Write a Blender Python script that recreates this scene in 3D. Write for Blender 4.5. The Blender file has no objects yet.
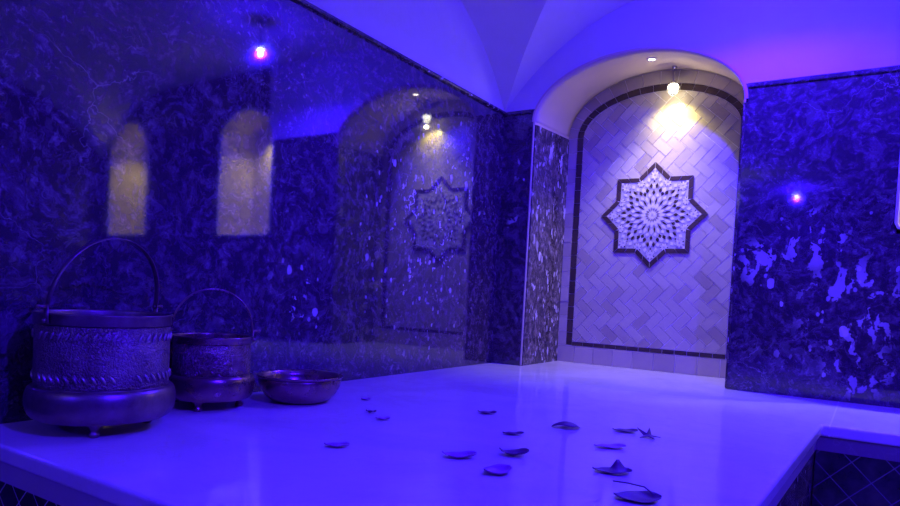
import bpy, bmesh, math, random
from mathutils import Vector, Matrix

random.seed(7)
PI = math.pi
ZC = 0.95                      # camera height above the lower floor
def zr(z): return z + ZC       # heights measured from the camera's eye level

# ------------------------------------------------------------------ camera
F_PX, CX, CY = 658.93, 446.80, 319.75
YAW, PITCH, ROLL = -0.5702, -0.0389, 0.0505
Fv = Vector((math.sin(YAW)*math.cos(PITCH), math.cos(YAW)*math.cos(PITCH), math.sin(PITCH)))
R0 = Vector((math.cos(YAW), -math.sin(YAW), 0))
U0 = R0.cross(Fv)
Rv = R0*math.cos(ROLL) + U0*math.sin(ROLL)
Uv = -R0*math.sin(ROLL) + U0*math.cos(ROLL)
cam = bpy.data.cameras.new('camera')
cam_o = bpy.data.objects.new('camera', cam)
bpy.context.scene.collection.objects.link(cam_o)
cam.sensor_fit = 'HORIZONTAL'; cam.sensor_width = 36.0
cam.lens = F_PX/900*36
cam.shift_x = (450-CX)/900
cam.shift_y = (CY-253)/900
cam.clip_start = .02
M = Matrix((Rv, Uv, -Fv)).transposed().to_4x4()
M.translation = Vector((0, 0, ZC))
cam_o.matrix_world = M
bpy.context.scene.camera = cam_o

# ------------------------------------------------------------------ world, exposure
w = bpy.data.worlds.new('world'); bpy.context.scene.world = w
w.use_nodes = True
w.node_tree.nodes['Background'].inputs[0].default_value = (0.01, 0.0, 0.3, 1)
w.node_tree.nodes['Background'].inputs[1].default_value = 0.0
vs = bpy.context.scene.view_settings
vs.view_transform = 'Standard'; vs.look = 'None'; vs.gamma = 1; vs.exposure = 0.0
vs.use_curve_mapping = False

# ------------------------------------------------------------------ lights of the room (colours / watts)
BLUE = (0.026, 0.002, 1.0)
CEILING_LAMPS = [              # x, y, z(rel), watts all round, watts in the downward cone
    (-0.62, 3.58, 1.85, 58, 380),
    (-1.166, -3.73, 1.93, 80, 240),
    (1.20, 0.60, 1.80, 200, 640),  # added fill lamp, brightens the platform from the right
]
ALCOVE_WARM = (1.0, 0.87, 0.55)
ALCOVE_LAMP_W = 22
ALCOVE_POINT_W = 1.2
DOWNLIGHT_W = 64
NICHE_W = 72
FILL_W = 2.5

# ------------------------------------------------------------------ helpers
col = bpy.context.scene.collection
class MB:
    def __init__(s): s.bm = bmesh.new(); s.cl = None
    def face(s, pts, mi=0, smooth=False):
        vsx = [s.bm.verts.new(p) for p in pts]
        f = s.bm.faces.new(vsx); f.material_index = mi; f.smooth = smooth
        return f
    def box(s, x0, x1, y0, y1, z0, z1, mi=0):
        v = [s.bm.verts.new(p) for p in ((x0,y0,z0),(x1,y0,z0),(x1,y1,z0),(x0,y1,z0),(x0,y0,z1),(x1,y0,z1),(x1,y1,z1),(x0,y1,z1))]
        for q in ((0,3,2,1),(4,5,6,7),(0,1,5,4),(1,2,6,5),(2,3,7,6),(3,0,4,7)):
            f = s.bm.faces.new([v[i] for i in q]); f.material_index = mi
    def prism_xz(s, poly, y0, y1, mi=0, tilt=None):
        """polygon in the x-z plane, front at y0 (towards the room), back at y1"""
        n = len(poly)
        cx = sum(p[0] for p in poly)/n; cz = sum(p[1] for p in poly)/n
        def yy(p):
            return y0 if tilt is None else y0 + tilt[0]*(p[0]-cx) + tilt[1]*(p[1]-cz)
        a = [s.bm.verts.new((p[0], yy(p), p[1])) for p in poly]
        b = [s.bm.verts.new((p[0], y1, p[1])) for p in poly]
        f = s.bm.faces.new(a); f.material_index = mi
        for i in range(n):
            g = s.bm.faces.new((a[i], b[i], b[(i+1) % n], a[(i+1) % n])); g.material_index = mi
        return f
    def lathe(s, prof, n=64, c=(0,0,0), smooth=True, mi=0):
        rings = []
        for r, z in prof:
            if r < 1e-6: rings.append([s.bm.verts.new((c[0], c[1], c[2]+z))])
            else: rings.append([s.bm.verts.new((c[0]+r*math.cos(2*PI*i/n), c[1]+r*math.sin(2*PI*i/n), c[2]+z)) for i in range(n)])
        for a, b in zip(rings, rings[1:]):
            for i in range(n):
                j = (i+1) % n
                if len(a) == 1 and len(b) == 1: continue
                if len(a) == 1: f = s.bm.faces.new((a[0], b[j], b[i]))
                elif len(b) == 1: f = s.bm.faces.new((a[i], a[j], b[0]))
                else: f = s.bm.faces.new((a[i], a[j], b[j], b[i]))
                f.smooth = smooth; f.material_index = mi
    def tube(s, pts, rad, n=10, flat=None, smooth=True, up=Vector((0,0,1))):
        """swept ellipse along pts; rad number or list; flat=(ra, rb, axis) : half sizes, axis = fixed width direction"""
        pts = [Vector(p) for p in pts]; rings = []
        for i, p in enumerate(pts):
            t = (pts[min(i+1, len(pts)-1)] - pts[max(i-1, 0)]).normalized()
            if flat:
                a = Vector(flat[2]).normalized(); b = t.cross(a).normalized(); ra, rb = flat[0], flat[1]
            else:
                a = t.cross(up)
                if a.length < .05: a = t.cross(Vector((0,1,.1)))
                a.normalize(); b = t.cross(a).normalized()
                ra = rb = rad[i] if isinstance(rad, (list, tuple)) else rad
            rings.append([s.bm.verts.new(p + a*ra*math.cos(2*PI*k/n) + b*rb*math.sin(2*PI*k/n)) for k in range(n)])
        for A, B in zip(rings, rings[1:]):
            for k in range(n):
                f = s.bm.faces.new((A[k], A[(k+1) % n], B[(k+1) % n], B[k])); f.smooth = smooth
        s.bm.faces.new(rings[0][::-1]); s.bm.faces.new(rings[-1])
    def ball(s, c, r, sx=1, sy=1, sz=1, n=14):
        m = Matrix.Translation(c) @ Matrix.Diagonal((sx*r, sy*r, sz*r, 1))
        res = bmesh.ops.create_uvsphere(s.bm, u_segments=n, v_segments=max(6, n//2), radius=1, matrix=m)
        for v in res['verts']:
            for f in v.link_faces: f.smooth = True
    def build(s, name, mats, parent=None, recalc=True):
        if recalc: bmesh.ops.recalc_face_normals(s.bm, faces=s.bm.faces)
        me = bpy.data.meshes.new(name); s.bm.to_mesh(me); s.bm.free()
        if not isinstance(mats, (list, tuple)): mats = [mats]
        for m in mats: me.materials.append(m)
        o = bpy.data.objects.new(name, me); col.objects.link(o)
        if parent: o.parent = parent
        return o
def bevel(o, wdt, seg=3, ang=40):
    m = o.modifiers.new('bevel', 'BEVEL'); m.width = wdt; m.segments = seg
    m.limit_method = 'ANGLE'; m.angle_limit = math.radians(ang); m.harden_normals = False
    return o
def tag(o, label, cat, group=None, kind=None):
    if label: o['label'] = label
    if cat: o['category'] = cat
    if group: o['group'] = group
    if kind: o['kind'] = kind
    return o
def struct(o, label=None, cat=None):
    o['kind'] = 'structure'
    if label: o['label'] = label
    if cat: o['category'] = cat
    return o
def empty(name, loc, label, cat, group=None):
    o = bpy.data.objects.new(name, None); col.objects.link(o); o.location = loc
    o.empty_display_size = .05
    return tag(o, label, cat, group)
def copy_tree(o, parent=None):
    c = o.copy(); col.objects.link(c); c.parent = parent
    for ch in list(o.children): copy_tree(ch, c)
    return c

# ------------------------------------------------------------------ dimensions (from the eye: x right along the far wall, y towards it)
XL, YF = -2.391, 4.387
XR, YB = 3.01, -4.8
PZ = zr(-.5)                    # platform top
TRIM = zr(1.376)                # top of the marble cladding
APEX = zr(2.07)
RC, ZCOV = 1.66, zr(.41)        # ceiling cove radius and centre height
PX, PYN, PYB = -.150, .90, 3.39 # platform right edge, near edge, ledge front

# ------------------------------------------------------------------ materials
def newmat(name):
    m = bpy.data.materials.new(name); m.use_nodes = True
    nt = m.node_tree; b = nt.nodes['Principled BSDF']
    return m, nt, b
class N:
    def __init__(s, nt): s.nt = nt
    def n(s, t, ins=None, **kw):
        x = s.nt.nodes.new(t)
        for k, v in kw.items(): setattr(x, k, v)
        for k, v in (ins or {}).items():
            if isinstance(v, bpy.types.NodeSocket): s.nt.links.new(v, x.inputs[k])
            else: x.inputs[k].default_value = v
        return x
    def math(s, op, a, b=0.0, c=0.0, clamp=False):
        x = s.n('ShaderNodeMath', {0: a, 1: b, 2: c}, operation=op); x.use_clamp = clamp
        return x.outputs[0]
    def mix(s, f, a, b):
        x = s.nt.nodes.new('ShaderNodeMix'); x.data_type = 'RGBA'
        for i, v in ((0, f), (6, a), (7, b)):
            if isinstance(v, bpy.types.NodeSocket): s.nt.links.new(v, x.inputs[i])
            else: x.inputs[i].default_value = v if i == 0 or len(v) == 4 else (*v, 1)
        return x.outputs[2]
    def ramp(s, f, a, b):
        return s.n('ShaderNodeMapRange', {0: f, 1: a, 2: b, 3: 0.0, 4: 1.0}, interpolation_type='SMOOTHSTEP').outputs[0]
    def coords(s, scale=1, loc=(0,0,0), rot=(0,0,0)):
        t = s.n('ShaderNodeTexCoord').outputs['Object']
        sc = (scale,)*3 if not isinstance(scale, tuple) else scale
        return s.n('ShaderNodeMapping', {'Vector': t, 'Scale': sc, 'Location': loc, 'Rotation': rot}).outputs[0]
    def noise(s, v, sc, det=4, rough=.5, dist=0):
        return s.n('ShaderNodeTexNoise', {'Vector': v, 'Scale': sc, 'Detail': det, 'Roughness': rough, 'Distortion': dist})

def dark_marble(name, seed=0.0, base=(.038,.022,.034), mid=(.14,.085,.125), vein=(.55,.48,.42), blotch=1.0, bsc=15, bst=.75, flakes=.0, fsc=15, ior=2.0, rough=.035, stretch=(1,1,1), blob_lo=.60, gate_rng=(.50,.62), where=None):
    m, nt, b = newmat(name); g = N(nt)
    v = g.coords(stretch, loc=(seed, seed*.7, seed*.3))
    wn = g.noise(v, 3.0, 5, .6)
    warp = g.n('ShaderNodeVectorMath', {0: wn.outputs['Color'], 1: (.5,.5,.5)}, operation='SUBTRACT').outputs[0]
    warp = g.n('ShaderNodeVectorMath', {0: warp, 'Scale': .35}, operation='SCALE').outputs[0]
    vw = g.n('ShaderNodeVectorMath', {0: v, 1: warp}, operation='ADD').outputs[0]
    # brecciated ground
    gr = g.ramp(g.noise(vw, 17, 8, .75).outputs['Fac'], .44, .68)
    c = g.mix(gr, base, mid)
    # fine light flecks
    fl = g.ramp(g.noise(vw, 34, 5, .65).outputs['Fac'], .55, .78)
    big = g.ramp(g.noise(v, 1.6, 3, .5).outputs['Fac'], .42, .66)
    c = g.mix(g.math('MULTIPLY', fl, g.math('MULTIPLY_ADD', big, .4, .12)), c, vein)
    # thin veins
    for sc, wd, st in ((2.4, .006, .35), (6.5, .010, .22), (15, .02, .16)):
        e = g.n('ShaderNodeTexVoronoi', {'Vector': vw, 'Scale': sc}, feature='DISTANCE_TO_EDGE').outputs['Distance']
        k = g.math('SUBTRACT', 1.0, g.ramp(e, 0.0, wd))
        gate = g.ramp(g.noise(v, sc*.9, 3, .5).outputs['Fac'], .46, .64)
        c = g.mix(g.math('MULTIPLY', g.math('MULTIPLY', k, gate), st), c, vein)
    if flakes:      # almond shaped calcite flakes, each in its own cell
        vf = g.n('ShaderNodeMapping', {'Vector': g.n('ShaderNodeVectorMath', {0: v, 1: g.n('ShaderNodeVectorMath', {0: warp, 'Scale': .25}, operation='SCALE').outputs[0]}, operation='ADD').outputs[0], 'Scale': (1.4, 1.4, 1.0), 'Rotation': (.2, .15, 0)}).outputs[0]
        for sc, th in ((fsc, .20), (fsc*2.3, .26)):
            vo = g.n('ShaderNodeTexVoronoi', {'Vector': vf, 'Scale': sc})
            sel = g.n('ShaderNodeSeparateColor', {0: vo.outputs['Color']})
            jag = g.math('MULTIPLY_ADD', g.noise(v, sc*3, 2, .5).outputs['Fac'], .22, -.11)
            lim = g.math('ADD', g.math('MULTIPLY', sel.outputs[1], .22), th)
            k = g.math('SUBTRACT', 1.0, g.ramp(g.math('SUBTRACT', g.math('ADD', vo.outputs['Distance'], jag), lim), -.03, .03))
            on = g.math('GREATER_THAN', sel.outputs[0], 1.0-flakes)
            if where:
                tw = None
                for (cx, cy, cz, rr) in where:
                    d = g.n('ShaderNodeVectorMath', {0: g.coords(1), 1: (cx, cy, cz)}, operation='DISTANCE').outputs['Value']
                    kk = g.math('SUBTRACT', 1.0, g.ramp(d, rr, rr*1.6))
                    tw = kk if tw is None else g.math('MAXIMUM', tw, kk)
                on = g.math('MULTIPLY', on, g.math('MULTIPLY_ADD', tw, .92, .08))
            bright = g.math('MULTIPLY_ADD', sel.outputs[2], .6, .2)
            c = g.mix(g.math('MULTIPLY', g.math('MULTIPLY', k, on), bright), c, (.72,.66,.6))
    # white calcite blobs
    vs2 = g.n('ShaderNodeMapping', {'Vector': vw, 'Scale': (1.4, 1.4, bst)}).outputs[0]
    bl = g.noise(vs2, bsc, 2.5, .5, .4).outputs['Fac']
    bl = g.ramp(bl, blob_lo, blob_lo+.035)
    gate = g.ramp(g.noise(v, 2.1, 2, .5).outputs['Fac'], *gate_rng)
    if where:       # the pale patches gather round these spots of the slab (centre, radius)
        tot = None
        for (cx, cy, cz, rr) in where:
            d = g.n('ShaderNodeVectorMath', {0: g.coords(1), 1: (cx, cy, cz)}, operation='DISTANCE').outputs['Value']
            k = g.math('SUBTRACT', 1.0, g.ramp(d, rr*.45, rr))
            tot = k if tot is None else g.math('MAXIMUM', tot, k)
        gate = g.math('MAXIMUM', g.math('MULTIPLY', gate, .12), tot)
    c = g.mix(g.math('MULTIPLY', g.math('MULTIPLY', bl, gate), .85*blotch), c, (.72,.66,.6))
    nt.links.new(c, b.inputs['Base Color'])
    nt.links.new(g.math('MULTIPLY_ADD', g.noise(v, 14, 4, .7).outputs['Fac'], .045 if rough < .1 else .02, rough-.015), b.inputs['Roughness'])
    b.inputs['IOR'].default_value = ior
    return m
def light_marble(name, base=(.72,.68,.62), rough=.08, ior=1.5, joints=False):
    m, nt, b = newmat(name); g = N(nt)
    v = g.coords(1)
    wn = g.noise(v, 1.5, 5, .6, 1.2).outputs['Fac']
    c = g.mix(g.ramp(wn, .35, .7), base, tuple(x*.86 for x in base))
    e = g.noise(v, 3.2, 6, .6, 2.5).outputs['Fac']
    k = g.math('SUBTRACT', 1.0, g.ramp(g.math('ABSOLUTE', g.math('SUBTRACT', e, .5)), 0.0, .02))
    c = g.mix(g.math('MULTIPLY', k, .16), c, (.45,.40,.34))
    if joints:      # hairline filled joints between the slabs
        s = g.n('ShaderNodeSeparateXYZ', {0: v})
        ja = g.math('SUBTRACT', 1.0, g.ramp(g.math('ABSOLUTE', g.math('SUBTRACT', s.outputs['Y'], 2.975)), .001, .003))
        jb = g.math('SUBTRACT', 1.0, g.ramp(g.math('ABSOLUTE', g.math('SUBTRACT', s.outputs['X'], -.12)), .002, .005))
        jb = g.math('MULTIPLY', jb, g.math('GREATER_THAN', s.outputs['Y'], 3.39))
        c = g.mix(g.math('MULTIPLY', ja, .35), c, (.4,.36,.32)); c = g.mix(g.math('MULTIPLY', jb, .7), c, (.95,.93,.9))
    nt.links.new(c, b.inputs['Base Color'])
    r = g.math('MULTIPLY_ADD', g.noise(v, 6, 4, .6).outputs['Fac'], .08, rough-.03)
    nt.links.new(r, b.inputs['Roughness'])
    b.inputs['IOR'].default_value = ior
    return m
def plaster(name, c0=(.74,.71,.66), bump=.15, rough=.75):
    m, nt, b = newmat(name); g = N(nt)
    v = g.coords(1)
    n = g.noise(v, 5, 5, .6).outputs['Fac']
    nt.links.new(g.mix(n, c0, tuple(x*.88 for x in c0)), b.inputs['Base Color'])
    b.inputs['Roughness'].default_value = rough
    bp = g.n('ShaderNodeBump', {'Strength': bump, 'Distance': .01, 'Height': g.noise(v, 22, 5, .6).outputs['Fac']})
    nt.links.new(bp.outputs[0], b.inputs['Normal'])
    return m
def glazed(name, c0, c1, rough=.22, vary=18.0):
    """hand-cut glazed tile; each tile takes its own tone from the random-per-tile attribute"""
    m, nt, b = newmat(name); g = N(nt)
    at = g.n('ShaderNodeAttribute', attribute_name='tone').outputs['Fac']
    v = g.coords(1)
    n = g.noise(v, vary, 4, .6).outputs['Fac']
    f = g.math('ADD', g.math('MULTIPLY', at, .75), g.math('MULTIPLY', n, .3), clamp=True)
    nt.links.new(g.mix(f, c0, c1), b.inputs['Base Color'])
    b.inputs['Roughness'].default_value = rough
    bp = g.n('ShaderNodeBump', {'Strength': .25, 'Distance': .004, 'Height': g.noise(v, 30, 3, .5).outputs['Fac']})
    nt.links.new(bp.outputs[0], b.inputs['Normal'])
    return m
def metal(name, c0, c1, rough=.34, pattern=None):
    m, nt, b = newmat(name); g = N(nt)
    v = g.coords(1)
    n = g.noise(v, 9, 6, .65).outputs['Fac']
    nt.links.new(g.mix(g.ramp(n, .3, .7), c0, c1), b.inputs['Base Color'])
    b.inputs['Metallic'].default_value = .85
    r = g.math('MULTIPLY_ADD', g.noise(v, 14, 4, .6).outputs['Fac'], .25, rough-.1)
    nt.links.new(r, b.inputs['Roughness'])
    if pattern == 'engraved':
        e = g.n('ShaderNodeTexVoronoi', {'Vector': v, 'Scale': 75.0}, feature='DISTANCE_TO_EDGE').outputs['Distance']
        wv = g.n('ShaderNodeTexWave', {'Vector': v, 'Scale': 24.0, 'Distortion': 12.0, 'Detail': 2.0, 'Detail Scale': 2.4}).outputs['Fac']
        h = g.math('ADD', g.ramp(e, 0.0, .12), g.math('MULTIPLY', wv, 1.1))
        bp = g.n('ShaderNodeBump', {'Strength': .7, 'Distance': .0028, 'Height': h})
    else:
        bp = g.n('ShaderNodeBump', {'Strength': .25, 'Distance': .003, 'Height': g.noise(v, 28, 3, .5).outputs['Fac']})
    nt.links.new(bp.outputs[0], b.inputs['Normal'])
    return m
def emis(name, c, s):
    m, nt, b = newmat(name)
    b.inputs['Base Color'].default_value = (.1,.1,.1,1)
    b.inputs['Emission Color'].default_value = (*c, 1); b.inputs['Emission Strength'].default_value = s
    return m
def plain(name, c, rough=.5, metallic=0.0, trans=0.0):
    m, nt, b = newmat(name); g = N(nt)
    v = g.coords(1)
    n = g.noise(v, 12, 4, .6).outputs['Fac']
    nt.links.new(g.mix(n, c, tuple(x*.8 for x in c)), b.inputs['Base Color'])
    b.inputs['Roughness'].default_value = rough; b.inputs['Metallic'].default_value = metallic
    b.inputs['Transmission Weight'].default_value = trans
    return m
def lattice_tile(name, axis='x', pitch=.121, grout=(.17,.155,.145)):
    """dark glazed square tiles set diagonally, pale grout lines"""
    m, nt, b = newmat(name); g = N(nt)
    v = g.coords(1)
    s = g.n('ShaderNodeSeparateXYZ', {0: v})
    a = s.outputs['X'] if axis == 'x' else s.outputs['Y']; z = s.outputs['Z']
    ds = []
    for sgn in (1, -1):
        q = g.math('ADD', a, g.math('MULTIPLY', z, float(sgn)))
        q = g.math('ADD', g.math('DIVIDE', q, pitch), 40.28 if sgn == 1 else 40.08)
        fr = g.math('FRACT', q)
        ds.append(g.math('MINIMUM', fr, g.math('SUBTRACT', 1.0, fr)))
    d = g.math('MINIMUM', ds[0], ds[1])
    gm = g.ramp(d, .008, .026)
    n = g.noise(v, 9, 5, .65).outputs['Fac']
    c = g.mix(g.ramp(n, .35, .7), (.012,.010,.012), (.05,.04,.045))
    c = g.mix(gm, grout, c)
    nt.links.new(c, b.inputs['Base Color'])
    nt.links.new(g.math('MULTIPLY_ADD', gm, -.45, .7), b.inputs['Roughness'])
    bp = g.n('ShaderNodeBump', {'Strength': .5, 'Distance': .004, 'Height': gm})
    nt.links.new(bp.outputs[0], b.inputs['Normal'])
    return m

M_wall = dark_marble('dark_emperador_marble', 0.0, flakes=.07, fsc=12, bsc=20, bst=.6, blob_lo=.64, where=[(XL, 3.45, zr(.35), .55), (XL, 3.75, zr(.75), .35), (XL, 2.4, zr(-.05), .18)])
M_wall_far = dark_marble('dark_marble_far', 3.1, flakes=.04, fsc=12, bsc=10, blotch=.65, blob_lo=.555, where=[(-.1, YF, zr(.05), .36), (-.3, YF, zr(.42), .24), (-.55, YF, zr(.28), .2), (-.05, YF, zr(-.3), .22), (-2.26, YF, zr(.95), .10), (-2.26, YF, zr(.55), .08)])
M_honed = dark_marble('honed_dark_marble', 7.7, rough=.5, ior=1.45)
M_jamb = dark_marble('brown_marble_jamb', 5.3, base=(.05,.038,.03), mid=(.30,.24,.19), ior=1.55, rough=.12, stretch=(1.7,1.5,1.1), flakes=.15, fsc=7.5, bsc=9, bst=.8, blob_lo=.64, gate_rng=(.30,.44))
M_floor = light_marble('cream_marble', (.74,.69,.62))
M_slab = light_marble('cream_marble_slabs', (.74,.69,.62), joints=True)
M_band = light_marble('lit_marble_band', (.52,.45,.43), rough=.2)  # near fascia stone, lightened to stand in for light from the front
M_band_d = light_marble('shaded_marble_band', (.22,.17,.17), rough=.2)  # same fascia stone, shade under the ledge put into the colour
M_low = light_marble('lower_floor_marble', (.35,.32,.30), rough=.15)
M_plaster = plaster('white_plaster')
M_soffit = plaster('cream_plaster', (.74,.62,.40), bump=.25)
M_tile = glazed('cream_zellige', (.50,.44,.31), (.33,.27,.18), rough=.24)
M_tile_b = glazed('cream_border_zellige', (.48,.41,.30), (.36,.30,.21), rough=.3)
M_tile_d = glazed('dark_brown_zellige', (.040,.022,.020), (.075,.045,.035), rough=.25)
M_grout = plaster('pale_grout', (.82,.78,.70), bump=.1)
M_mos = glazed('ivory_mosaic', (.72,.67,.54), (.60,.55,.44), rough=.3, vary=60)
M_mos_t = glazed('tan_mosaic', (.34,.27,.20), (.24,.18,.13), rough=.3)
M_grout_m = plaster('mosaic_grout', (.44,.40,.32), bump=.1)
M_nichein = dark_marble('amber_marble_niche', 9.1, base=(.55,.46,.32), mid=(.78,.70,.54), vein=(.75,.68,.5), ior=1.5, rough=.3, blotch=.8)
M_kettle = metal('engraved_copper', (.17,.115,.10), (.34,.26,.23), .42, 'engraved')
M_kplain = metal('aged_copper', (.16,.105,.095), (.30,.22,.20), .36)
M_kettle2 = metal('engraved_dark_copper', (.18,.11,.09), (.46,.33,.27), .24, 'engraved')
M_bright = metal('worn_bright_copper', (.30,.24,.22), (.50,.42,.38), .32)
M_kplain2 = metal('dark_copper', (.22,.13,.11), (.36,.24,.19), .26)
M_petal = plain('dried_petal', (.12,.02,.10), .5)
M_petal_p = plain('pale_petal', (.40,.12,.36), .5)
M_steel = plain('brushed_steel', (.6,.6,.62), .25, 1.0)
M_glass = plain('clear_glass', (.95,.97,.95), .02, 0, 1.0)
M_white = plain('white_enamel', (.8,.8,.78), .3)
M_lens_blue = emis('cool_lamp_lens', (.5,1.0,1.0), 160)
M_lens_warm = emis('warm_lamp_lens', (1,.85,.6), 25)
M_bulb = emis('warm_bulb', (1,.92,.70), 9)

def cove(dist):                 # height of the cove at a distance from its wall
    if dist >= 1.35: return APEX
    return ZCOV + math.sqrt(RC*RC - (1.35-dist)**2)
def wall_top(t, lo, hi): return min(cove(t-lo), cove(hi-t))

# niches in the far wall: x0, x1, sill z, spring z, apex z, depth
ALC = dict(x0=-2.148, x1=-.722, sill=PZ, spring=zr(1.285), apex=zr(1.685))
N2 = dict(x0=.09, x1=.85, sill=zr(.485), spring=zr(1.40), apex=zr(1.71))
N3 = dict(x0=2.08, x1=2.82, sill=zr(.50), spring=zr(1.42), apex=zr(1.77))
def arch_z(n, x):
    c = (n['x0']+n['x1'])/2; a = (n['x1']-n['x0'])/2
    return n['spring'] + (n['apex']-n['spring'])*math.sqrt(max(0, 1-((x-c)/a)**2))

# ------------------------------------------------------------------ setting: floor, walls, ceiling
m = MB(); m.box(XL-.1, XR+.1, YB-.1, YF+.1, -.12, 0)
struct(m.build('floor', M_low), 'grey marble lower floor beside the raised platform')

def wall_with_niches():
    xs = set()
    for n in (ALC, N2, N3):
        c = (n['x0']+n['x1'])/2; a = (n['x1']-n['x0'])/2
        for i in range(33): xs.add(round(c - a*math.cos(PI*i/32), 5))
    x = XL
    while x < XR: xs.add(round(x, 5)); x += .08
    xs.add(XL); xs.add(XR); xs = sorted(xs)
    m = MB()
    for a, b in zip(xs, xs[1:]):
        if b-a < 1e-4: continue
        mid = (a+b)/2
        ta, tb = wall_top(a, XL, XR)+.01, wall_top(b, XL, XR)+.01
        nn = [n for n in (ALC, N2, N3) if n['x0']-1e-4 < mid < n['x1']+1e-4]
        if not nn: segs = [((0, 0), (ta, tb))]
        else:
            n = nn[0]; segs = [((0, 0), (n['sill'],)*2), ((arch_z(n, a), arch_z(n, b)), (ta, tb))]
        for (l0, l1), (h0, h1) in segs:
            if h0-l0 < 1e-4 and h1-l1 < 1e-4: continue
            parts = []
            if max(l0, l1) < TRIM-1e-4 and min(h0, h1) > TRIM:
                parts = [((l0, l1), (TRIM, TRIM), 0), ((TRIM, TRIM), (h0, h1), 1)]
            else: parts = [((l0, l1), (h0, h1), 0 if (l0+h0)/2 < TRIM and max(h0,h1) <= TRIM+.01 else 1)]
            for (p0, p1), (q0, q1), mi in parts:
                if mid > .15: mi = 0          # the cladding runs full height round the lit niches
                m.face([(a, YF, p0), (b, YF, p1), (b, YF, q1), (a, YF, q0)], mi)
    bmesh.ops.remove_doubles(m.bm, verts=m.bm.verts, dist=1e-5)
    return m
o = wall_with_niches().build('wall_far', [M_wall_far, M_plaster])
struct(o, 'far wall with dark veined marble below blue lit plaster')

m = MB()   # left wall: polished marble slab, plaster lunette above
m.box(XL-.1, XL, YB, YF, 0, TRIM)
ys = [YB + (YF-YB)*i/90 for i in range(91)]
for a, b in zip(ys, ys[1:]):
    m.face([(XL, a, TRIM), (XL, b, TRIM), (XL, b, wall_top(b, YB, YF)+.01), (XL, a, wall_top(a, YB, YF)+.01)], 1)
struct(m.build('wall_left', [M_wall, M_plaster]), 'left wall of polished dark veined marble reflecting the lit niches')
m = MB()
m.box(XR, XR+.1, YB, YF, 0, TRIM)   # honed, not polished
for a, b in zip(ys, ys[1:]):
    m.face([(XR, a, TRIM), (XR, b, TRIM), (XR, b, wall_top(b, YB, YF)+.01), (XR, a, wall_top(a, YB, YF)+.01)], 1)
struct(m.build('wall_right', [M_honed, M_honed]), 'right wall seen only in reflection')
m = MB()
m.box(XL, XR, YB-.1, YB, 0, TRIM)
xs = [XL + (XR-XL)*i/60 for i in range(61)]
for a, b in zip(xs, xs[1:]):
    m.face([(a, YB, TRIM), (b, YB, TRIM), (b, YB, wall_top(b, XL, XR)+.01), (a, YB, wall_top(a, XL, XR)+.01)], 1)
struct(m.build('wall_back', [M_honed, M_honed]), 'wall behind the viewer')

def ceiling():
    """groined corner coves meeting a flat crown: height = the higher of the two cove profiles"""
    m = MB(); K = 20
    def web(fn):
        g = [[m.bm.verts.new(fn(i/K, j/K)) for j in range(K+1)] for i in range(K+1)]
        for i in range(K):
            for j in range(K):
                vs4 = [g[i][j], g[i+1][j], g[i+1][j+1], g[i][j+1]]
                try:
                    f = m.bm.faces.new(vs4); f.smooth = True
                except ValueError: pass
    # along each wall the cove height follows distance to the PERPENDICULAR wall (lunettes over every wall)
    for sx in (0, 1):
        for sy in (0, 1):
            def P(dx, dy, z):
                return (XL+dx if sx == 0 else XR-dx, YB+dy if sy == 0 else YF-dy, z)
            # near wall x: dx<dy -> height from dy ; near wall y: dy<dx -> height from dx
            web(lambda u, v: P(1.35*v*u, 1.35*v, cove(1.35*v)))
            web(lambda u, v: P(1.35*v, 1.35*v*u, cove(1.35*v)))
    # flat strips between the coves
    x0, x1, y0, y1 = XL+1.35, XR-1.35, YB+1.35, YF-1.35
    for a in ((x0, x1, YB, YF), (XL, x0, y0, y1), (x1, XR, y0, y1)):
        m.face([(a[0], a[2], APEX), (a[1], a[2], APEX), (a[1], a[3], APEX), (a[0], a[3], APEX)])
    bmesh.ops.dissolve_degenerate(m.bm, dist=1e-5, edges=m.bm.edges)
    return m
struct(ceiling().build('ceiling', M_plaster), 'groin vaulted plaster ceiling lit deep blue')

# thin marble capping along the top of the cladding
m = MB(); m.box(XL, XL+.022, YB, YF, TRIM-.022, TRIM-.002)
o = bevel(m.build('trim_1', dark_marble('capping_marble', 1.7, mid=(.14,.11,.10))), .006, 2); struct(o, 'thin dark marble capping along the left wall')
for i, (a, b) in enumerate(((XL+.03, ALC['x0']-.02), (ALC['x1']+.004, N2['x0']-.02))):
    m = MB(); m.box(a, b, YF-.018, YF, TRIM-.03, TRIM-.002)
    o = bevel(m.build('trim_%d' % (i+2), M_wall_far), .006, 2); struct(o, 'thin dark marble capping along the far wall')

# ------------------------------------------------------------------ raised platform and ledge
plat = empty('marble_platform', (-1.3, 2.6, 0), 'cream marble raised platform along the left and far walls, polished top', 'platform')
def place(o):  # parts are modelled in room coordinates
    o.parent = plat; o.matrix_parent_inverse = Matrix.Translation(plat.location).inverted(); return o
OV = .018
m = MB()
def pxe(y): return PX - .040*(PYB-y)       # the free edge runs slightly out of square
def skew_box(m, off0, off1, y0, y1, z0, z1):
    P8 = [(pxe(y)-o, y, z) for z in (z0, z1) for y, o in ((y0, off0), (y0, off1), (y1, off1), (y1, off0))]
    v = [m.bm.verts.new(p) for p in P8]
    for q in ((0,1,2,3),(4,5,6,7),(0,1,5,4),(1,2,6,5),(2,3,7,6),(3,0,4,7)): m.bm.faces.new([v[i] for i in q])
L6 = [(XL+.002, PYN), (pxe(PYN), PYN), (PX, PYB), (XR-.002, PYB), (XR-.002, YF-.002),
      (-.722, YF-.002), (-.722, YF+.646), (-2.148, YF+.646), (-2.148, YF-.002), (XL+.002, YF-.002)]
va = [m.bm.verts.new((x, y, PZ-.052)) for x, y in L6]; vb = [m.bm.verts.new((x, y, PZ)) for x, y in L6]
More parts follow.
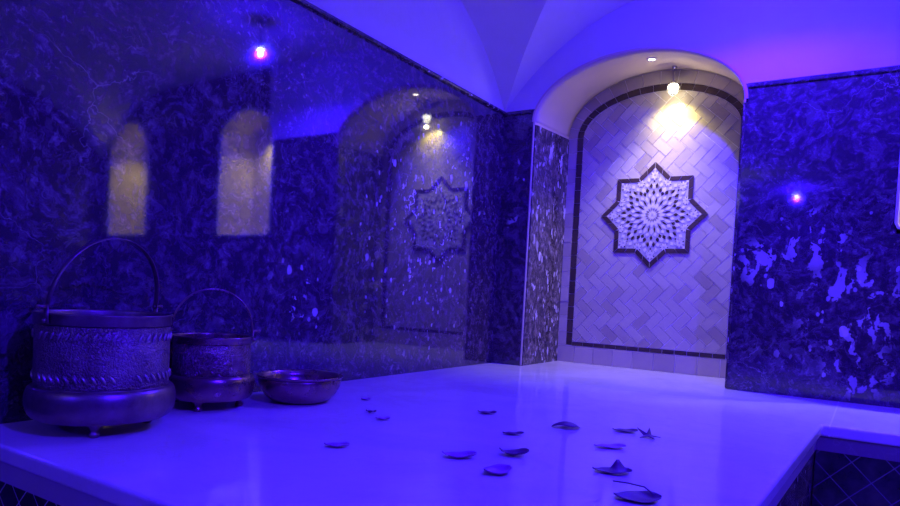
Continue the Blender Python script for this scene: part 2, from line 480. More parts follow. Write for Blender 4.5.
m.bm.faces.new(va[::-1]); m.bm.faces.new(vb)
for k in range(10): m.bm.faces.new((va[k], va[(k+1) % 10], vb[(k+1) % 10], vb[k]))
o = place(bevel(m.build('top_slab', M_slab), .011, 4))
m = MB(); m.box(XL+.002, pxe(PYN)-OV, PYN+OV, PYN+OV+.04, PZ-.115, PZ-.053)
skew_box(m, OV, OV+.04, PYN+OV+.04, PYB-.001, PZ-.115, PZ-.053); place(m.build('fascia_band', M_band))
m = MB(); m.box(PX-OV, XR-.002, PYB+OV, PYB+OV+.04, PZ-.119, PZ-.053); place(m.build('fascia_band', M_band_d))
m = MB(); m.box(XL+.002, pxe(PYN)-OV-.006, PYN+OV+.006, PYN+OV+.05, .001, PZ-.116); place(m.build('tile_facing', lattice_tile('lattice_tile_near', 'x', grout=(.6,.56,.52))))
m = MB(); skew_box(m, OV+.006, OV+.05, PYN+OV+.051, PYB-.001, .001, PZ-.116); place(m.build('marble_facing', M_jamb))
m = MB(); m.box(PX-OV, XR-.002, PYB+OV+.006, PYB+OV+.05, .001, PZ-.12); place(m.build('tile_facing', lattice_tile('lattice_tile_far', 'x', .157)))
m = MB(); m.box(XL+.003, pxe(PYN)-OV-.052, PYN+OV+.052, YF-.003, .001, PZ-.0525)
m.box(pxe(PYN)-OV-.051, XR-.003, PYB+OV+.051, YF-.003, .001, PZ-.0525); place(m.build('core', M_band))

# ------------------------------------------------------------------ tiled alcove
D = .646
AB = dict(x0=ALC['x0'], x1=ALC['x1'], spring=zr(1.315), apex=zr(1.762))
alc = empty('tiled_alcove', (-1.43, YF, PZ), 'tall arched alcove tiled in cream with a dark border, behind the platform', 'alcove')
def ap(o, par=None):
    if par is None:
        o.parent = alc; o.matrix_parent_inverse = Matrix.Translation(alc.location).inverted()
    else:
        o.parent = par
    return o
YBK = YF + D
# jamb panels
for xa, s in ((ALC['x0'], -1), (ALC['x1'], 1)):
    m = MB(); m.face([(xa, YF+.016, PZ), (xa, YBK, PZ), (xa, YBK, AB['spring']-.02), (xa, YF+.016, ALC['spring']-.02)])
    o = m.build('jamb_panel', M_jamb); ap(o)
    so = o.modifiers.new('solid', 'SOLIDIFY'); so.thickness = .03; so.offset = 0
    if s > 0: continue
    m = MB(); m.box(xa-.005, xa+.005, YF-.006, YF+.016, PZ+.0005, ALC['spring']+.0)
    ap(bevel(m.build('edge_strip', M_tile_b), .004, 2))
# soffit
m = MB(); K = 48; J = 8
rows = []
for i in range(K+1):
    t = PI*i/K; r = []
    for j in range(J+1):
        f = j/J; y = YF + .0*f + (YBK-YF)*f
        c = (ALC['x0']+ALC['x1'])/2; a = (ALC['x1']-ALC['x0'])/2
        sp = ALC['spring']*(1-f)+AB['spring']*f; ax = ALC['apex']*(1-f)+AB['apex']*f
        r.append(m.bm.verts.new((c - a*math.cos(t), y, sp + (ax-sp)*math.sin(t))))
    rows.append(r)
for i in range(K):
    for j in range(J):
        f = m.bm.faces.new((rows[i][j], rows[i+1][j], rows[i+1][j+1], rows[i][j+1])); f.smooth = True
# little strips down to the jamb heads
for i, xa in ((0, ALC['x0']), (K, ALC['x1'])):
    m.face([(xa, YF, ALC['spring']-.02), (xa, YBK, AB['spring']-.02), (xa, YBK, AB['spring']), (xa, YF, ALC['spring'])])
o = m.build('arch_soffit', M_soffit); ap(o)
so = o.modifiers.new('solid', 'SOLIDIFY'); so.thickness = .02; so.offset = 0
# narrow plastered rim of the arch on the wall face
m = MB()
c = (ALC['x0']+ALC['x1'])/2; a = (ALC['x1']-ALC['x0'])/2
inner = []; outer = []
for i in range(K+1):
    t = PI*i/K
    inner.append((c-(a-.004)*math.cos(t), ALC['spring']+(ALC['apex']-ALC['spring']-.004)*math.sin(t)))
    outer.append((c-(a+.012)*math.cos(t), ALC['spring']+(ALC['apex']-ALC['spring']+.012)*math.sin(t)))
for i in range(K):
    m.prism_xz([inner[i], inner[i+1], outer[i+1], outer[i]], YF-.006, YF+.012)
bmesh.ops.remove_doubles(m.bm, verts=m.bm.verts, dist=1e-5)
ap(m.build('arch_rim', M_soffit))
# back wall body (grout)
def arch_poly(x0, x1, z0, spring, apex, n=40):
    c = (x0+x1)/2; a = (x1-x0)/2
    return [(x0, z0), (x1, z0)] + [(c+a*math.cos(PI*i/n), spring+(apex-spring)*math.sin(PI*i/n)) for i in range(n+1)]
m = MB(); m.prism_xz(arch_poly(ALC['x0']-.02, ALC['x1']+.02, PZ-.05, AB['spring'], AB['apex']+.03), YBK, YBK+.05)
ap(m.build('back_panel', M_grout))

def clip(poly, region):
    """convex clip (region counter-clockwise)"""
    out = poly
    for i in range(len(region)):
        a, b = region[i], region[(i+1) % len(region)]
        if abs(a[0]-b[0])+abs(a[1]-b[1]) < 1e-7: continue
        side = lambda p: (b[0]-a[0])*(p[1]-a[1]) - (b[1]-a[1])*(p[0]-a[0])
        new = []
        for k in range(len(out)):
            p, q = out[k], out[(k+1) % len(out)]
            sp, sq = side(p), side(q)
            if sp >= 0: new.append(p)
            if (sp >= 0) != (sq >= 0):
                t = sp/(sp-sq); new.append((p[0]+(q[0]-p[0])*t, p[1]+(q[1]-p[1])*t))
        out = new
        if len(out) < 3: return []
    return out
def area(p):
    return abs(sum(p[i][0]*p[(i+1) % len(p)][1]-p[(i+1) % len(p)][0]*p[i][1] for i in range(len(p))))/2
class Tiles(MB):
    def __init__(s): super().__init__(); s.tones = []
    def tile(s, poly, y0, y1, tone=None, tilt=0.0, mi=0):
        clean = []
        for p in poly:
            if not clean or abs(p[0]-clean[-1][0])+abs(p[1]-clean[-1][1]) > 1e-4: clean.append(p)
        if len(clean) > 2 and abs(clean[0][0]-clean[-1][0])+abs(clean[0][1]-clean[-1][1]) < 1e-4: clean.pop()
        if len(clean) < 3 or area(clean) < 4e-6: return
        n0 = len(s.bm.faces)
        tl = (random.uniform(-tilt, tilt), random.uniform(-tilt, tilt)) if tilt else None
        s.prism_xz(clean, y0, y1, mi, tl)
        s.tones += [random.random() if tone is None else tone]*(len(s.bm.faces)-n0)
    def build(s, name, mats, parent=None):
        o = super().build(name, mats, parent)
        at = o.data.attributes.new('tone', 'FLOAT', 'FACE')
        for i, t in enumerate(s.tones): at.data[i].value = t
        return o
YT = YBK - .0045
# diagonal field of two-to-one tiles
reg = arch_poly(-2.012, -.850, zr(-.330), zr(1.30), zr(1.595))
T = Tiles(); gg = .0042
ca, sa = math.cos(math.radians(42)), math.sin(math.radians(42))
W = .071
for cx_ in range(-30, 31):
    for cy_ in range(-30, 31):
        mm = (cx_-cy_) % 4
        if mm == 0: w_, h_ = 2, 1
        elif mm == 3: w_, h_ = 1, 2
        else: continue
        jx, jy = random.uniform(-.0012, .0012), random.uniform(-.0012, .0012)
        u0, v0, u1, v1 = cx_*W+gg/2+jx, cy_*W+gg/2+jy, (cx_+w_)*W-gg/2+jx, (cy_+h_)*W-gg/2+jy
        q = [(u0, v0), (u1, v0), (u1, v1), (u0, v1)]
        q = [(-1.43 + ca*x + sa*y, zr(.6) - sa*x + ca*y) for x, y in q]
        if min(p[0] for p in q) > -.8 or max(p[0] for p in q) < -2.1: continue
        q = clip(q, reg)
        if len(q) >= 3: T.tile(q, YT+random.uniform(-.001, .001), YBK, random.random()**2.2, .014)
ap(T.build('tile_field', M_tile))
# dark border line, one run of small tiles
T = Tiles()
def run(x0, x1, z0, z1, horiz, step, Tn, mi=0):
    a, b = (x0, x1) if horiz else (z0, z1)
    n = max(1, round((b-a)/step)); st = (b-a)/n
    for i in range(n):
        p, q = a+i*st+.0018, a+(i+1)*st-.0018
        poly = [(p, z0), (q, z0), (q, z1), (p, z1)] if horiz else [(x0, p), (x1, p), (x1, q), (x0, q)]
        Tn.tile(poly, YT-.001+random.uniform(-.001, .001), YBK, None, .02, mi)
def arch_run(ai, ao, hi, ho, n, Tn):
    c = -1.431
    for i in range(n):
        t0 = PI*(i+.02)/n; t1 = PI*(i+.98)/n; S = 3
        pin = [(c+ai*math.cos(t0+(t1-t0)*k/S), zr(1.30)+hi*math.sin(t0+(t1-t0)*k/S)) for k in range(S+1)]
        pou = [(c+ao*math.cos(t0+(t1-t0)*k/S), zr(1.30)+ho*math.sin(t0+(t1-t0)*k/S)) for k in range(S+1)]
        Tn.tile(pin[::-1]+pou, YT-.001+random.uniform(-.001, .001), YBK, None, .01)
run(-2.062, -2.015, zr(-.362), zr(1.30), False, .105, T)
run(-.847, -.800, zr(-.362), zr(1.30), False, .105, T)
run(-2.0135, -.8485, zr(-.363), zr(-.333), True, .092, T)
arch_run(.584, .631, .299, .348, 19, T)
ap(T.build('dark_border', M_tile_d))
# pale outer border
T = Tiles()
run(-2.146, -2.065, zr(-.366), zr(1.30), False, .118, T)
run(-.797, -.724, zr(-.366), zr(1.30), False, .118, T)
run(-2.146, -.724, zr(-.498), zr(-.367), True, .155, T)
arch_run(.634, .712, .351, .445, 16, T)
ap(T.build('pale_border', M_tile_b))

# eight-pointed star mosaic
SC = (-1.428, zr(.672)); SR = .400
star = ap(MB().build('star_mosaic', M_grout_m)) if False else None
def sp(k, r, off=0.0): 
    t = PI/2 + off + k
    return (SC[0]+r*SR*math.cos(t), SC[1]+r*SR*math.sin(t))
def octagram(R):
    return [sp(i*PI/8, R if i % 2 == 0 else R*.7654) for i in range(16)]
YS = YBK - .013
m = MB()
oc = octagram(.985)
cc = [SC]
for i in range(16):
    m.prism_xz([SC, oc[i], oc[(i+1) % 16]], YS+.003, YBK)
bmesh.ops.remove_doubles(m.bm, verts=m.bm.verts, dist=1e-5)
star = ap(m.build('star_mosaic', M_grout_m)); star['label'] = 'eight-pointed star mosaic of ivory and dark tiles'
# border tiles
T = Tiles(); o1, o2 = octagram(1.0), octagram(.89)
lerp = lambda p, q, t: (p[0]+(q[0]-p[0])*t, p[1]+(q[1]-p[1])*t)
for i in range(16):
    for a, b in ((.02, .485), (.515, .98)):
        T.tile([lerp(o1[i], o1[(i+1) % 16], a), lerp(o1[i], o1[(i+1) % 16], b), lerp(o2[i], o2[(i+1) % 16], b), lerp(o2[i], o2[(i+1) % 16], a)], YS-.001, YBK)
ap(T.build('star_border', M_tile_d), star)
# ivory and dark pieces of the rosette
class Sub:
    def __init__(s, t, mi): s.t = t; s.mi = mi
    def tile(s, poly, y0, y1): s.t.tile(poly, y0, y1, mi=s.mi)
RZ = Tiles(); T, Dk, TT = Sub(RZ, 0), Sub(RZ, 1), Sub(RZ, 2)
def kite(Tn, ang, r0, rm, r1, hw, y=YS, c=None):
    cx, cz = c or SC
    def q(r, w):
        t = PI/2 + ang
        return (cx + SR*(r*math.cos(t) - w*math.sin(t)), cz + SR*(r*math.sin(t) + w*math.cos(t)))
    Tn.tile([q(r0, 0), q(rm, hw), q(r1, 0), q(rm, -hw)], y, YBK)
def hexa(Tn, ang, r0, ra, rb, r1, hw, c=None, y=YS):
    cx, cz = c or SC
    def q(r, w):
        t = PI/2 + ang
        return (cx + SR*(r*math.cos(t) - w*math.sin(t)), cz + SR*(r*math.sin(t) + w*math.cos(t)))
    Tn.tile([q(r0, 0), q(ra, hw), q(rb, hw), q(r1, 0), q(rb, -hw), q(ra, -hw)], y, YBK)
e = PI/8
for i in range(16):
    kite(T, i*e, .005, .060, .105, .011)
    kite(TT, (i+.5)*e, .065, .10, .13, .009)
    hexa(T, i*e, .11, .145, .20, .24, .024)
    kite(T, (i+.5)*e, .14, .165, .195, .014)
    kite(Dk, (i+.5)*e, .20, .27, .35, .0165)
    hexa(T, i*e, .245, .29, .33, .375, .026)
    kite(T, (i+.5)*e, .33, .375, .42, .032)
    kite(Dk, i*e, .38, .43, .475, .030)
for i in range(8):
    A = i*2*e                              # towards a tip
    B = A+e                                # towards an inner corner
    hexa(T, B, .425, .47, .52, .56, .034); hexa(T, A, .48, .52, .56, .60, .030)
    for s in (-1, 1):
        kite(Dk, B+s*.135, .43, .475, .53, .034)
        kite(Dk, A+s*.095, .505, .55, .605, .030)
        kite(T, B+s*.16, .53, .575, .62, .034)
        kite(TT, B+s*.25, .50, .54, .575, .020)
    # little rosettes in the tips and beside the inner corners
    for cr, ang, pr in ((.745, A, .088), (.655, B, .075)):
        cxy = (SC[0]+cr*SR*math.cos(PI/2+ang), SC[1]+cr*SR*math.sin(PI/2+ang))
        for k in range(8):
            hexa(T, ang+k*PI/4, .012, pr*.35, pr*.75, pr, .0165, cxy)
            if k % 4 == 1: kite(Dk, ang+(k+.5)*PI/4, pr*.55, pr*.8, pr*1.05, .012, YS+.0005, cxy)
            else: kite(TT, ang+(k+.5)*PI/4, pr*.62, pr*.85, pr*1.05, .012, YS+.0005, cxy)
    for s in (-1, 1):
        kite(T, A+s*.155, .62, .665, .71, .034)
        kite(T, A+s*.085, .845-.17, .88-.17, .93-.17, .02)
    kite(T, A, .83, .855, .885, .028)
    kite(Dk, A, .615, .635, .655, .018)
ap(RZ.build('rosette', [M_mos, M_tile_d, M_mos_t]), star)

# recessed downlight in the arch soffit
DX, DY = -1.385, YF+.235
fz = (DY-YF)/D
dz = (ALC['apex']*(1-fz)+AB['apex']*fz) - .014
dl = empty('recessed_downlight', (DX, DY, dz), 'small round lit downlight set in the alcove arch soffit', 'light')
m = MB(); m.lathe([(.030, .004), (.032, 0), (.031, -.006), (.024, -.007), (.022, -.002), (.022, .004)], 28); m.build('trim_ring', M_white, dl)
m = MB(); m.lathe([(0, -.003), (.021, -.003), (.021, .003), (0, .003)], 24); m.build('lens', M_lens_warm, dl)
# hanging glass lamp
LX, LY, LZ = -1.305, YF+.53, zr(1.572)
fz = (LY-YF)/D
sz = ALC['spring']*(1-fz)+AB['spring']*fz; az = ALC['apex']*(1-fz)+AB['apex']*fz
top = sz + (az-sz)*math.sqrt(1-((LX+1.435)/.713)**2) - .012
gl = empty('glass_lamp', (LX, LY, LZ), 'lit clear glass pendant lamp hanging under the alcove arch', 'lamp')
H = top-LZ
m = MB(); m.lathe([(0, H), (.018, H), (.018, H-.012), (.006, H-.018), (0, H-.018)], 20); m.build('ceiling_rose', M_steel, gl)
m = MB(); m.tube([(0,0,H-.015), (0,0,.045)], .003, 8); m.build('stem', M_steel, gl)
m = MB(); m.lathe([(0, .052), (.016, .050), (.020, .036), (.020, .026), (0, .026)], 20); m.build('cap', M_steel, gl)
m = MB(); m.ball((0, 0, .008), .017, 1, 1, 1.15, 18); m.build('bulb', M_bulb, gl)
m = MB(); pr = [(.020, .034), (.036, .022), (.041, .002), (.037, -.020), (.022, -.042), (.006, -.054), (0, -.056)]
m.lathe(pr, 28); m.lathe([(r*.93, z*.95+.001) for r, z in pr], 28); m.build('glass_shade', M_glass, gl)

def spot(name, loc, target, energy, size, blend, color, radius=.02):
    l = bpy.data.lights.new(name, 'SPOT'); l.energy = energy; l.spot_size = math.radians(size); l.spot_blend = blend
    l.color = color; l.shadow_soft_size = radius
    o = bpy.data.objects.new(name, l); col.objects.link(o); o.location = loc
    o.rotation_euler = (Vector(target)-Vector(loc)).to_track_quat('-Z', 'Y').to_euler(); return o
def point(name, loc, energy, color, radius=.02):
    l = bpy.data.lights.new(name, 'POINT'); l.energy = energy; l.color = color; l.shadow_soft_size = radius
    o = bpy.data.objects.new(name, l); col.objects.link(o); o.location = loc; return o
spot('alcove_lamp_beam', (LX, LY, LZ-.065), (LX-.01, YBK+.05, zr(1.15)), ALCOVE_LAMP_W, 130, 1.0, (1.0,.88,.28), .015)
point('alcove_lamp_glow', (LX, LY, LZ-.075), ALCOVE_POINT_W, ALCOVE_WARM, .015)
spot('alcove_downlight_beam', (DX, DY, dz-.012), (DX-.02, DY+.22, 0), DOWNLIGHT_W, 84, .8, (1.0,.88,.66), .02)

# ------------------------------------------------------------------ small lit niches further along the far wall
def lit_niche(n, label, plaque):
    cx = (n['x0']+n['x1'])/2
    t = empty('arched_niche', (cx, YF, n['sill']), label, 'niche')
    dd = .42
    def q(o, par=None):
        o.parent = par or t; o.matrix_parent_inverse = Matrix.Translation(t.location).inverted(); return o
    m = MB(); m.box(n['x0'], n['x1'], YF, YF+dd, n['sill']-.03, n['sill']); q(m.build('sill', M_nichein))
    m = MB()
    K2 = 24; c = cx; a = (n['x1']-n['x0'])/2
    pr = [(n['x0'], n['sill'])] + [(c-a*math.cos(PI*i/K2), n['spring']+(n['apex']-n['spring'])*math.sin(PI*i/K2)) for i in range(K2+1)] + [(n['x1'], n['sill'])]
    for p, r in zip(pr, pr[1:]):
        m.face([(p[0], YF, p[1]), (r[0], YF, r[1]), (r[0], YF+dd, r[1]), (p[0], YF+dd, p[1])])
    bmesh.ops.remove_doubles(m.bm, verts=m.bm.verts, dist=1e-5)
    o = q(m.build('lining', M_nichein)); so = o.modifiers.new('s', 'SOLIDIFY'); so.thickness = .02; so.offset = 0
    m = MB(); m.prism_xz(arch_poly(n['x0'], n['x1'], n['sill'], n['spring'], n['apex'], 24), YF+dd, YF+dd+.03); q(m.build('back_panel', M_nichein))
    # pale rounded edging around the opening
    m = MB()
    loop = [(n['x0']+.03, n['sill']-.005), (n['x0']+.008, n['sill']+.006), (n['x0']-.002, n['sill']+.03)] + \
           [(c-(a+.002)*math.cos(PI*i/K2), n['spring']+(n['apex']-n['spring']+.002)*math.sin(PI*i/K2)) for i in range(K2+1)] + \
           [(n['x1']+.002, n['sill']+.03), (n['x1']-.008, n['sill']+.006), (n['x1']-.03, n['sill']-.005), (n['x0']+.03, n['sill']-.005)]
    m.tube([(x, YF-.004, z) for x, z in loop], .009, 8, flat=(.010, .009, (0,1,0)))
    q(m.build('edging', M_white))
    if plaque:
        m = MB()
        for b4 in ((.32,.46,.005,.02,1.03,1.05),(.32,.46,.005,.02,1.15,1.17),(.32,.34,.005,.02,1.05,1.15),(.44,.46,.005,.02,1.05,1.15)):
            m.box(b4[0], b4[1], YF+dd-b4[3], YF+dd-b4[2], zr(b4[4]), zr(b4[5]))
        q(m.build('square_plaque', M_tile_d))
    lz = n['apex']-.10
    m = MB(); m.lathe([(0, 0), (.022, 0), (.022, .010), (0, .010)], 20, (cx, YF+.30, n['apex']-.026)); q(m.build('light_lens', M_lens_warm))
    m = MB(); m.lathe([(.023, 0), (.036, .004), (.036, .012), (.023, .012)], 20, (cx, YF+.30, n['apex']-.028)); q(m.build('trim_ring', M_white))
    spot('niche_lamp_beam', (cx, YF+.28, lz-.045), (cx, YF+.36, n['sill']), NICHE_W, 128, 1.0, (1.0,.84,.40), .02)
    return t
lit_niche(N2, 'lit arched wall niche with pale edging at the right end of the far wall', True)
lit_niche(N3, 'lit arched wall niche seen only mirrored, leftmost glowing arch in the left wall', False)

# ------------------------------------------------------------------ blue ceiling lamps
def ceiling_lamp(x, y, z, watts, cone, label):
    top = APEX-zr(z)
    t = empty('ceiling_lamp', (x, y, zr(z)), label, 'light', 'small round blue lamps under the ceiling')
    m = MB(); m.lathe([(0, top), (.035, top), (.035, top-.015), (.012, top-.022), (.012, .018), (.026, .014), (.028, 0), (.024, -.003), (.022, .006), (0, .006)], 24); m.build('housing', M_white, t)
    m = MB(); m.ball((0, 0, 0), .017, 1, 1, .8, 16); m.build('lens', M_lens_blue, t)
    point('ceiling_lamp_light', (x, y, zr(z)-.035), watts, BLUE, .018)
    spot('ceiling_lamp_cone', (x, y, zr(z)-.04), (x, y, 0), cone, 165, .35, BLUE, .018)
labs = ['blue lamp by the far wall, mirrored as a bright dot high in the left marble', 'blue lamp at the back of the room, mirrored as a dot in the right marble', 'added blue fill lamp over the middle of the lower floor']
for (x, y, z, wt, wc), lb in zip(CEILING_LAMPS, labs): ceiling_lamp(x, y, z, wt, wc, lb)

# warm fill lamp, added behind the viewer to lift the front faces
EX, EY, EZ = -1.95, -2.3, zr(1.80)
wl = empty('fill_lamp', (EX, EY, EZ), 'added warm round fill lamp hanging behind the viewer', 'lamp')
eh = cove(EX-XL)-EZ
m = MB(); m.lathe([(0, eh), (.05, eh), (.05, eh-.02), (.008, eh-.03), (.008, .07), (.035, .062), (.04, .045), (0, .045)], 20); m.build('stem', M_steel, wl)
m = MB(); m.ball((0, 0, 0), .055, n=18); m.build('globe', M_bulb, wl)
point('fill_lamp_light', (EX, EY, EZ-.10), FILL_W, (1.0,.80,.55), .04)

# ------------------------------------------------------------------ kettles and bowl
def kettle(name, cx, cy, rim_r, rim_z, belly_r, belly_z, join_z, label, feet_r, feet_ang, bail_ang, bail_h, strap, Mb, Mp, foot_h=.042, slashes=True, lean=0.0):
    t = empty(name, (cx, cy, PZ), label, 'kettle')
    z = lambda v: v + .5           # relative eye height -> above platform top
    top, jz, bz = z(rim_z), z(join_z), z(belly_z)
    lip = .035*rim_r/.2
    br = rim_r*.985
    # body: open pot with wall thickness
    body = [(br*.985, jz), (br, jz+.01), (br, top-lip-.004)]
    pr = [(br*.96, jz-.01)] + body + [(br*.985, top-lip), (br*.965, top-lip), (br*.955, jz+.01), (0, jz+.01)]
    m = MB(); m.lathe(pr, 96)
    if slashes:
        for zz, sgn in ((top-lip-.034, 1), (jz+.034, -1)):
            n = 48
            for i in range(n):
                a = 2*PI*i/n
                if i % 12 in (10, 11): continue
                da = .040
                p = [((br+.0015)*math.cos(a+da*s), (br+.0015)*math.sin(a+da*s), zz+sgn*(s*.013)) for s in (-1, -.4, .4, 1)]
                nf = len(m.bm.faces); m.tube(p, [.0018, .0050, .0050, .0018], 6)
                m.bm.faces.ensure_lookup_table()
                for ff in m.bm.faces[nf:]: ff.material_index = 1
    m.build('body', [Mb, M_bright], t)
    m = MB(); R = rim_r
    m.lathe([(br*.97, top-lip), (R*1.0, top-lip), (R*1.006, top-lip+.003), (R*.998, top-.008), (R*1.02, top-.004), (R*1.02, top), (R*.975, top+.001), (R*.965, top-.006), (R*.965, top-lip)], 96)
    m.build('rim', Mp, t)
    bot = foot_h
    hb = (jz-bot)
    m = MB(); prof = [(br*.95, jz+.004), (br*1.005, jz)]
    for k in range(13):                       # bulging skirt
        tt = k/12
        ang = PI*.5 - PI*tt
        rr = br*1.0 + (belly_r-br)*1.0*max(0, math.cos(ang))**.7 if ang > 0 else belly_r*.80 + (belly_r*.20)*max(0, math.cos(ang))**.75
        zz = bz + (jz-bz)*math.sin(ang) if ang > 0 else bz + (bz-bot)*math.sin(ang)
        prof.append((rr, zz))
    prof += [(belly_r*.6, bot+.0), (0, bot+.002)]
    m.lathe(prof, 96); m.build('belly', Mp, t)
    # feet with little leaf collars
    for k in range(3):
        a = feet_ang + k*2*PI/3; S = 1.5
        fx, fy = feet_r*math.cos(a), feet_r*math.sin(a)
        m = MB(); s = foot_h/.045
        m.lathe([(x_*S*s, z_*s) for x_, z_ in ((0, 0), (.009, .0), (.012, .006), (.012, .014), (.008, .020), (.009, .028), (.013, .036), (.017, .052), (0, .054))], 18, (fx, fy, 0))
        tx, ty = -math.sin(a), math.cos(a)
        pts = [(fx+tx*u*.045*s, fy+ty*u*.045*s, foot_h*(.98-.30*(1-abs(u))**.8)+.006) for u in (-1, -.7, -.35, 0, .35, .7, 1)]
        m.tube(pts, [.005*s, .004*s, .0075*s, .009*s, .0075*s, .004*s, .005*s], 8)
        m.ball((fx+tx*.046*s, fy+ty*.046*s, foot_h+.004), .006*s, n=8); m.ball((fx-tx*.046*s, fy-ty*.046*s, foot_h+.004), .006*s, n=8)
        m.build('foot', Mp, t)
    # bail handle with its two lugs
    dx, dy = math.cos(bail_ang), math.sin(bail_ang)
    ro = R*1.04
    for s in (-1, 1):
        m = MB()
        m.tube([(s*dx*R*1.015, s*dy*R*1.015, top-lip*.9), (s*dx*R*1.03, s*dy*R*1.03, top-lip*.5), (s*dx*R*1.035, s*dy*R*1.035, top+.028)], 0, 8, flat=(.011, .004, (-dy, dx, 0)))
        m.ball((s*dx*(R*1.03+.006), s*dy*(R*1.03+.006), top-lip*.62), .008, n=10)
        m.tube([(s*dx*(R*.985), s*dy*(R*.985), top+.020), (s*dx*(R*1.035+.022), s*dy*(R*1.035+.022), top+.020)], .0055, 10)
        m.ball((s*dx*(R*1.035+.025), s*dy*(R*1.035+.025), top+.020), .0075, n=10)
        m.build('handle_lug', Mp, t)
    m = MB(); pts = []
    for i in range(41):
        a = PI*i/40
        u = -math.cos(a); h = math.sin(a)**.92
        pts.append((dx*ro*u*.985+dy*lean*h, dy*ro*u*.985-dx*lean*h, top+.014+(bail_h-.014)*h))
    if strap: m.tube(pts, 0, 8, flat=(strap, .003, (-dy, dx, 0)))
    else: m.tube(pts, .004, 8)
    m.build('bail_handle', Mp, t)
    return t
kettle('copper_kettle', -2.12, 1.22, .203, -.118, .224, -.398, -.350,
       'large engraved copper kettle with a wide strap handle at the left end of the platform', .150, math.radians(-38), math.radians(101), .243, .0115, M_kettle, M_kplain, lean=.05)
kettle('copper_kettle', -2.205, 1.712, .151, -.212, .168, -.400, -.362,
       'smaller dark copper kettle with a thin handle standing between the big kettle and the bowl', .110, math.radians(-62), math.radians(62), .185, 0, M_kettle2, M_kplain2, .040, False)

t = empty('copper_bowl', (-2.075, 2.075, PZ), 'low dark copper bowl with a rolled rim, right of the kettles', 'bowl')
RB, HB = .182, .116
pr = [(0, 0), (.095, 0), (.100, .004)]
for k in range(9):
    a = k/8
    pr.append((.100+(RB*.97-.100)*math.sin(a*PI/2)**.8, .004+(HB-.020)*(1-math.cos(a*PI/2))**.75))
pr2 = [(r*.965, z+.006) for r, z in pr if r > .05][::-1]
m = MB(); m.lathe(pr + [(RB*.955, HB-.008)] + pr2 + [(0, .008)], 80); m.build('bowl_body', M_kplain2, t)
m = MB(); m.lathe([(RB*.93, HB-.010), (RB*.965, HB-.012), (RB*1.01, HB-.004), (RB*1.015, HB), (RB*.99, HB+.003), (RB*.95, HB-.001), (RB*.93, HB-.010)], 80); m.build('rolled_rim', M_kplain2, t)

# ------------------------------------------------------------------ scattered petals
def petal(x, y, lx, ly, rot, curl, label, mat, kind='petal', lift=.012, up2=0.0):
    m = MB(); nu, nv = 14, 8
    g2 = []
    for i in range(nu+1):
        u = -1+2*i/nu; row = []
        wdt = math.sqrt(max(0, 1-abs(u)**2.2))*(.82+.18*math.sin(u*2.1+rot))
        for j in range(nv+1):
            v = -1+2*j/nv
            X, Y = u*lx*1.1, v*ly*wdt*1.25
            Z = curl*((abs(u)**2.4)*.7 + (v*wdt)**2*(.55+.3*u)) + .0022*math.sin(5*u+3*v+rot)+.003 + up2*max(0, v)*max(0, 1-abs(u-.35)*3)
            row.append(m.bm.verts.new((X, Y, max(.0012, Z))))
        g2.append(row)
    for i in range(nu):
        for j in range(nv):
            try: f = m.bm.faces.new((g2[i][j], g2[i+1][j], g2[i+1][j+1], g2[i][j+1])); f.smooth = True
            except ValueError: pass
    bmesh.ops.remove_doubles(m.bm, verts=m.bm.verts, dist=2e-5)
    o = m.build('flower_petal', mat)
    o.location = (x, y, PZ+.0008); o.rotation_euler = (0, 0, rot)
    so = o.modifiers.new('thick', 'SOLIDIFY'); so.thickness = .0012; so.offset = 1
    tag(o, label, 'petal', 'petals scattered on the platform')
    return o
VIEW = math.radians(33)   # petals lie roughly across the view
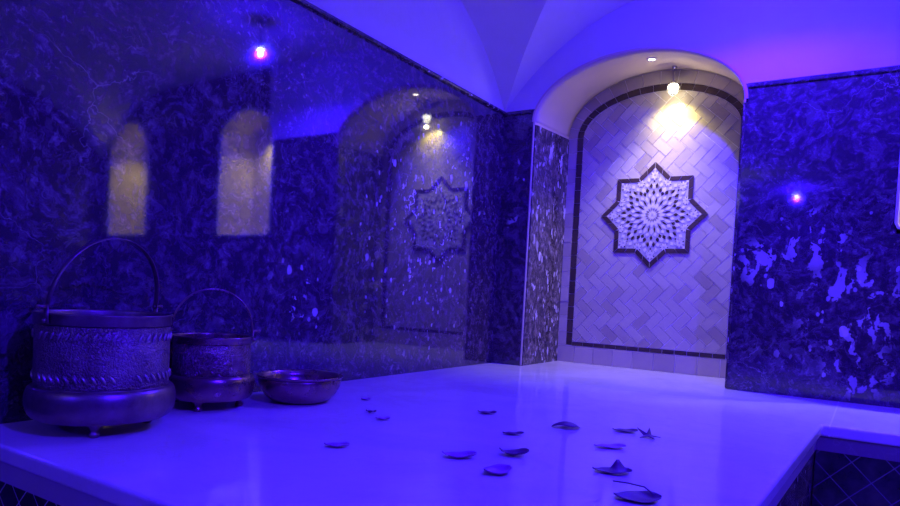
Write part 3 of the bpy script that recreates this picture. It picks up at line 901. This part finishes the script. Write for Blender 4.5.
P = [
 (-1.39, 1.562, .036, .022, .1, .010, 'faint dark petal lying nearest the front of the big kettle', M_petal_p),
 (-1.905, 2.323, .020, .018, .4, .006, 'tiny pale petal just right of the bowl, farthest of its cluster', M_petal_p),
 (-1.686, 2.093, .020, .011, -.2, .010, 'small dark petal in the middle of the cluster right of the bowl', M_petal),
 (-1.562, 2.014, .026, .016, .2, .008, 'dull petal at the right of the cluster beside the bowl', M_petal_p),
 (-1.342, 2.446, .036, .018, -.1, .012, 'dark petal alone near the middle of the platform, in line with the bowl', M_petal),
 (-1.065, 2.147, .036, .016, .1, .008, 'flat dark petal just above the curled dark one at platform centre', M_petal),
 (-1.032, 1.718, .048, .026, .0, .020, 'wide upturned petal, leftmost of the front centre trio', M_petal_p),
 (-.918, 1.864, .042, .026, -.15, .026, 'dark curled petal with raised ends, rightmost of the front centre trio', M_petal),
 (-.857, 1.64, .040, .030, .5, .022, 'hook shaped curled petal, nearest of the front centre trio', M_petal_p),
 (-.973, 2.421, .052, .030, .0, .006, 'domed dark petal beside the mirrored border line of the alcove', M_petal),
 (-.772, 2.526, .044, .024, -.1, .010, 'thin hollow petal just left of the star shaped flower', M_petal),
 (-.723, 2.207, .052, .024, .1, .008, 'pale bluish petal between the hollow petal and the long dark one', M_petal_p),
 (-.608, 1.888, .052, .030, -.1, .012, 'long dark petal with a raised peak, right front of the platform', M_petal),
 (-.47, 1.675, .055, .040, -.05, .014, 'broad dark petal with a thin stalk, nearest the front right', M_petal),
]
for i, (x, y, lx, ly, r, cu, lb, mt) in enumerate(P):
    o = petal(x, y, lx, ly, VIEW+r, cu, lb, mt, up2=.03 if i == 12 else 0)
    if i == 9:
        for v in o.data.vertices: v.co.z = .002 + .022*max(0, 1-(v.co.x/.056)**2)*max(0, 1-(v.co.y/.045)**2)
    if i == 13:
        m = MB(); m.tube([(.045, .01, .012), (.03, .05, .020), (.0, .10, .014), (-.03, .15, .004)], .0022, 6)
        s = m.build('stalk', M_petal, o)
# star shaped dried flower
fl = MB()
ctr = fl.bm.verts.new((0, 0, .012)); ring = []
for i in range(10):
    a = 2*PI*i/10; r = .046 if i % 2 == 0 else .017
    ring.append(fl.bm.verts.new((r*math.cos(a), r*math.sin(a), (.030 if i in (2, 4) else .003) if i % 2 == 0 else .007)))
for i in range(10): fl.bm.faces.new((ctr, ring[i], ring[(i+1) % 10]))
o = fl.build('dried_flower', M_petal); o.location = (-.67, 2.481, PZ+.001); o.rotation_euler = (0, 0, .5)
so = o.modifiers.new('thick', 'SOLIDIFY'); so.thickness = .002; so.offset = 1
tag(o, 'dark star shaped dried flower, rightmost on the platform', 'flower')
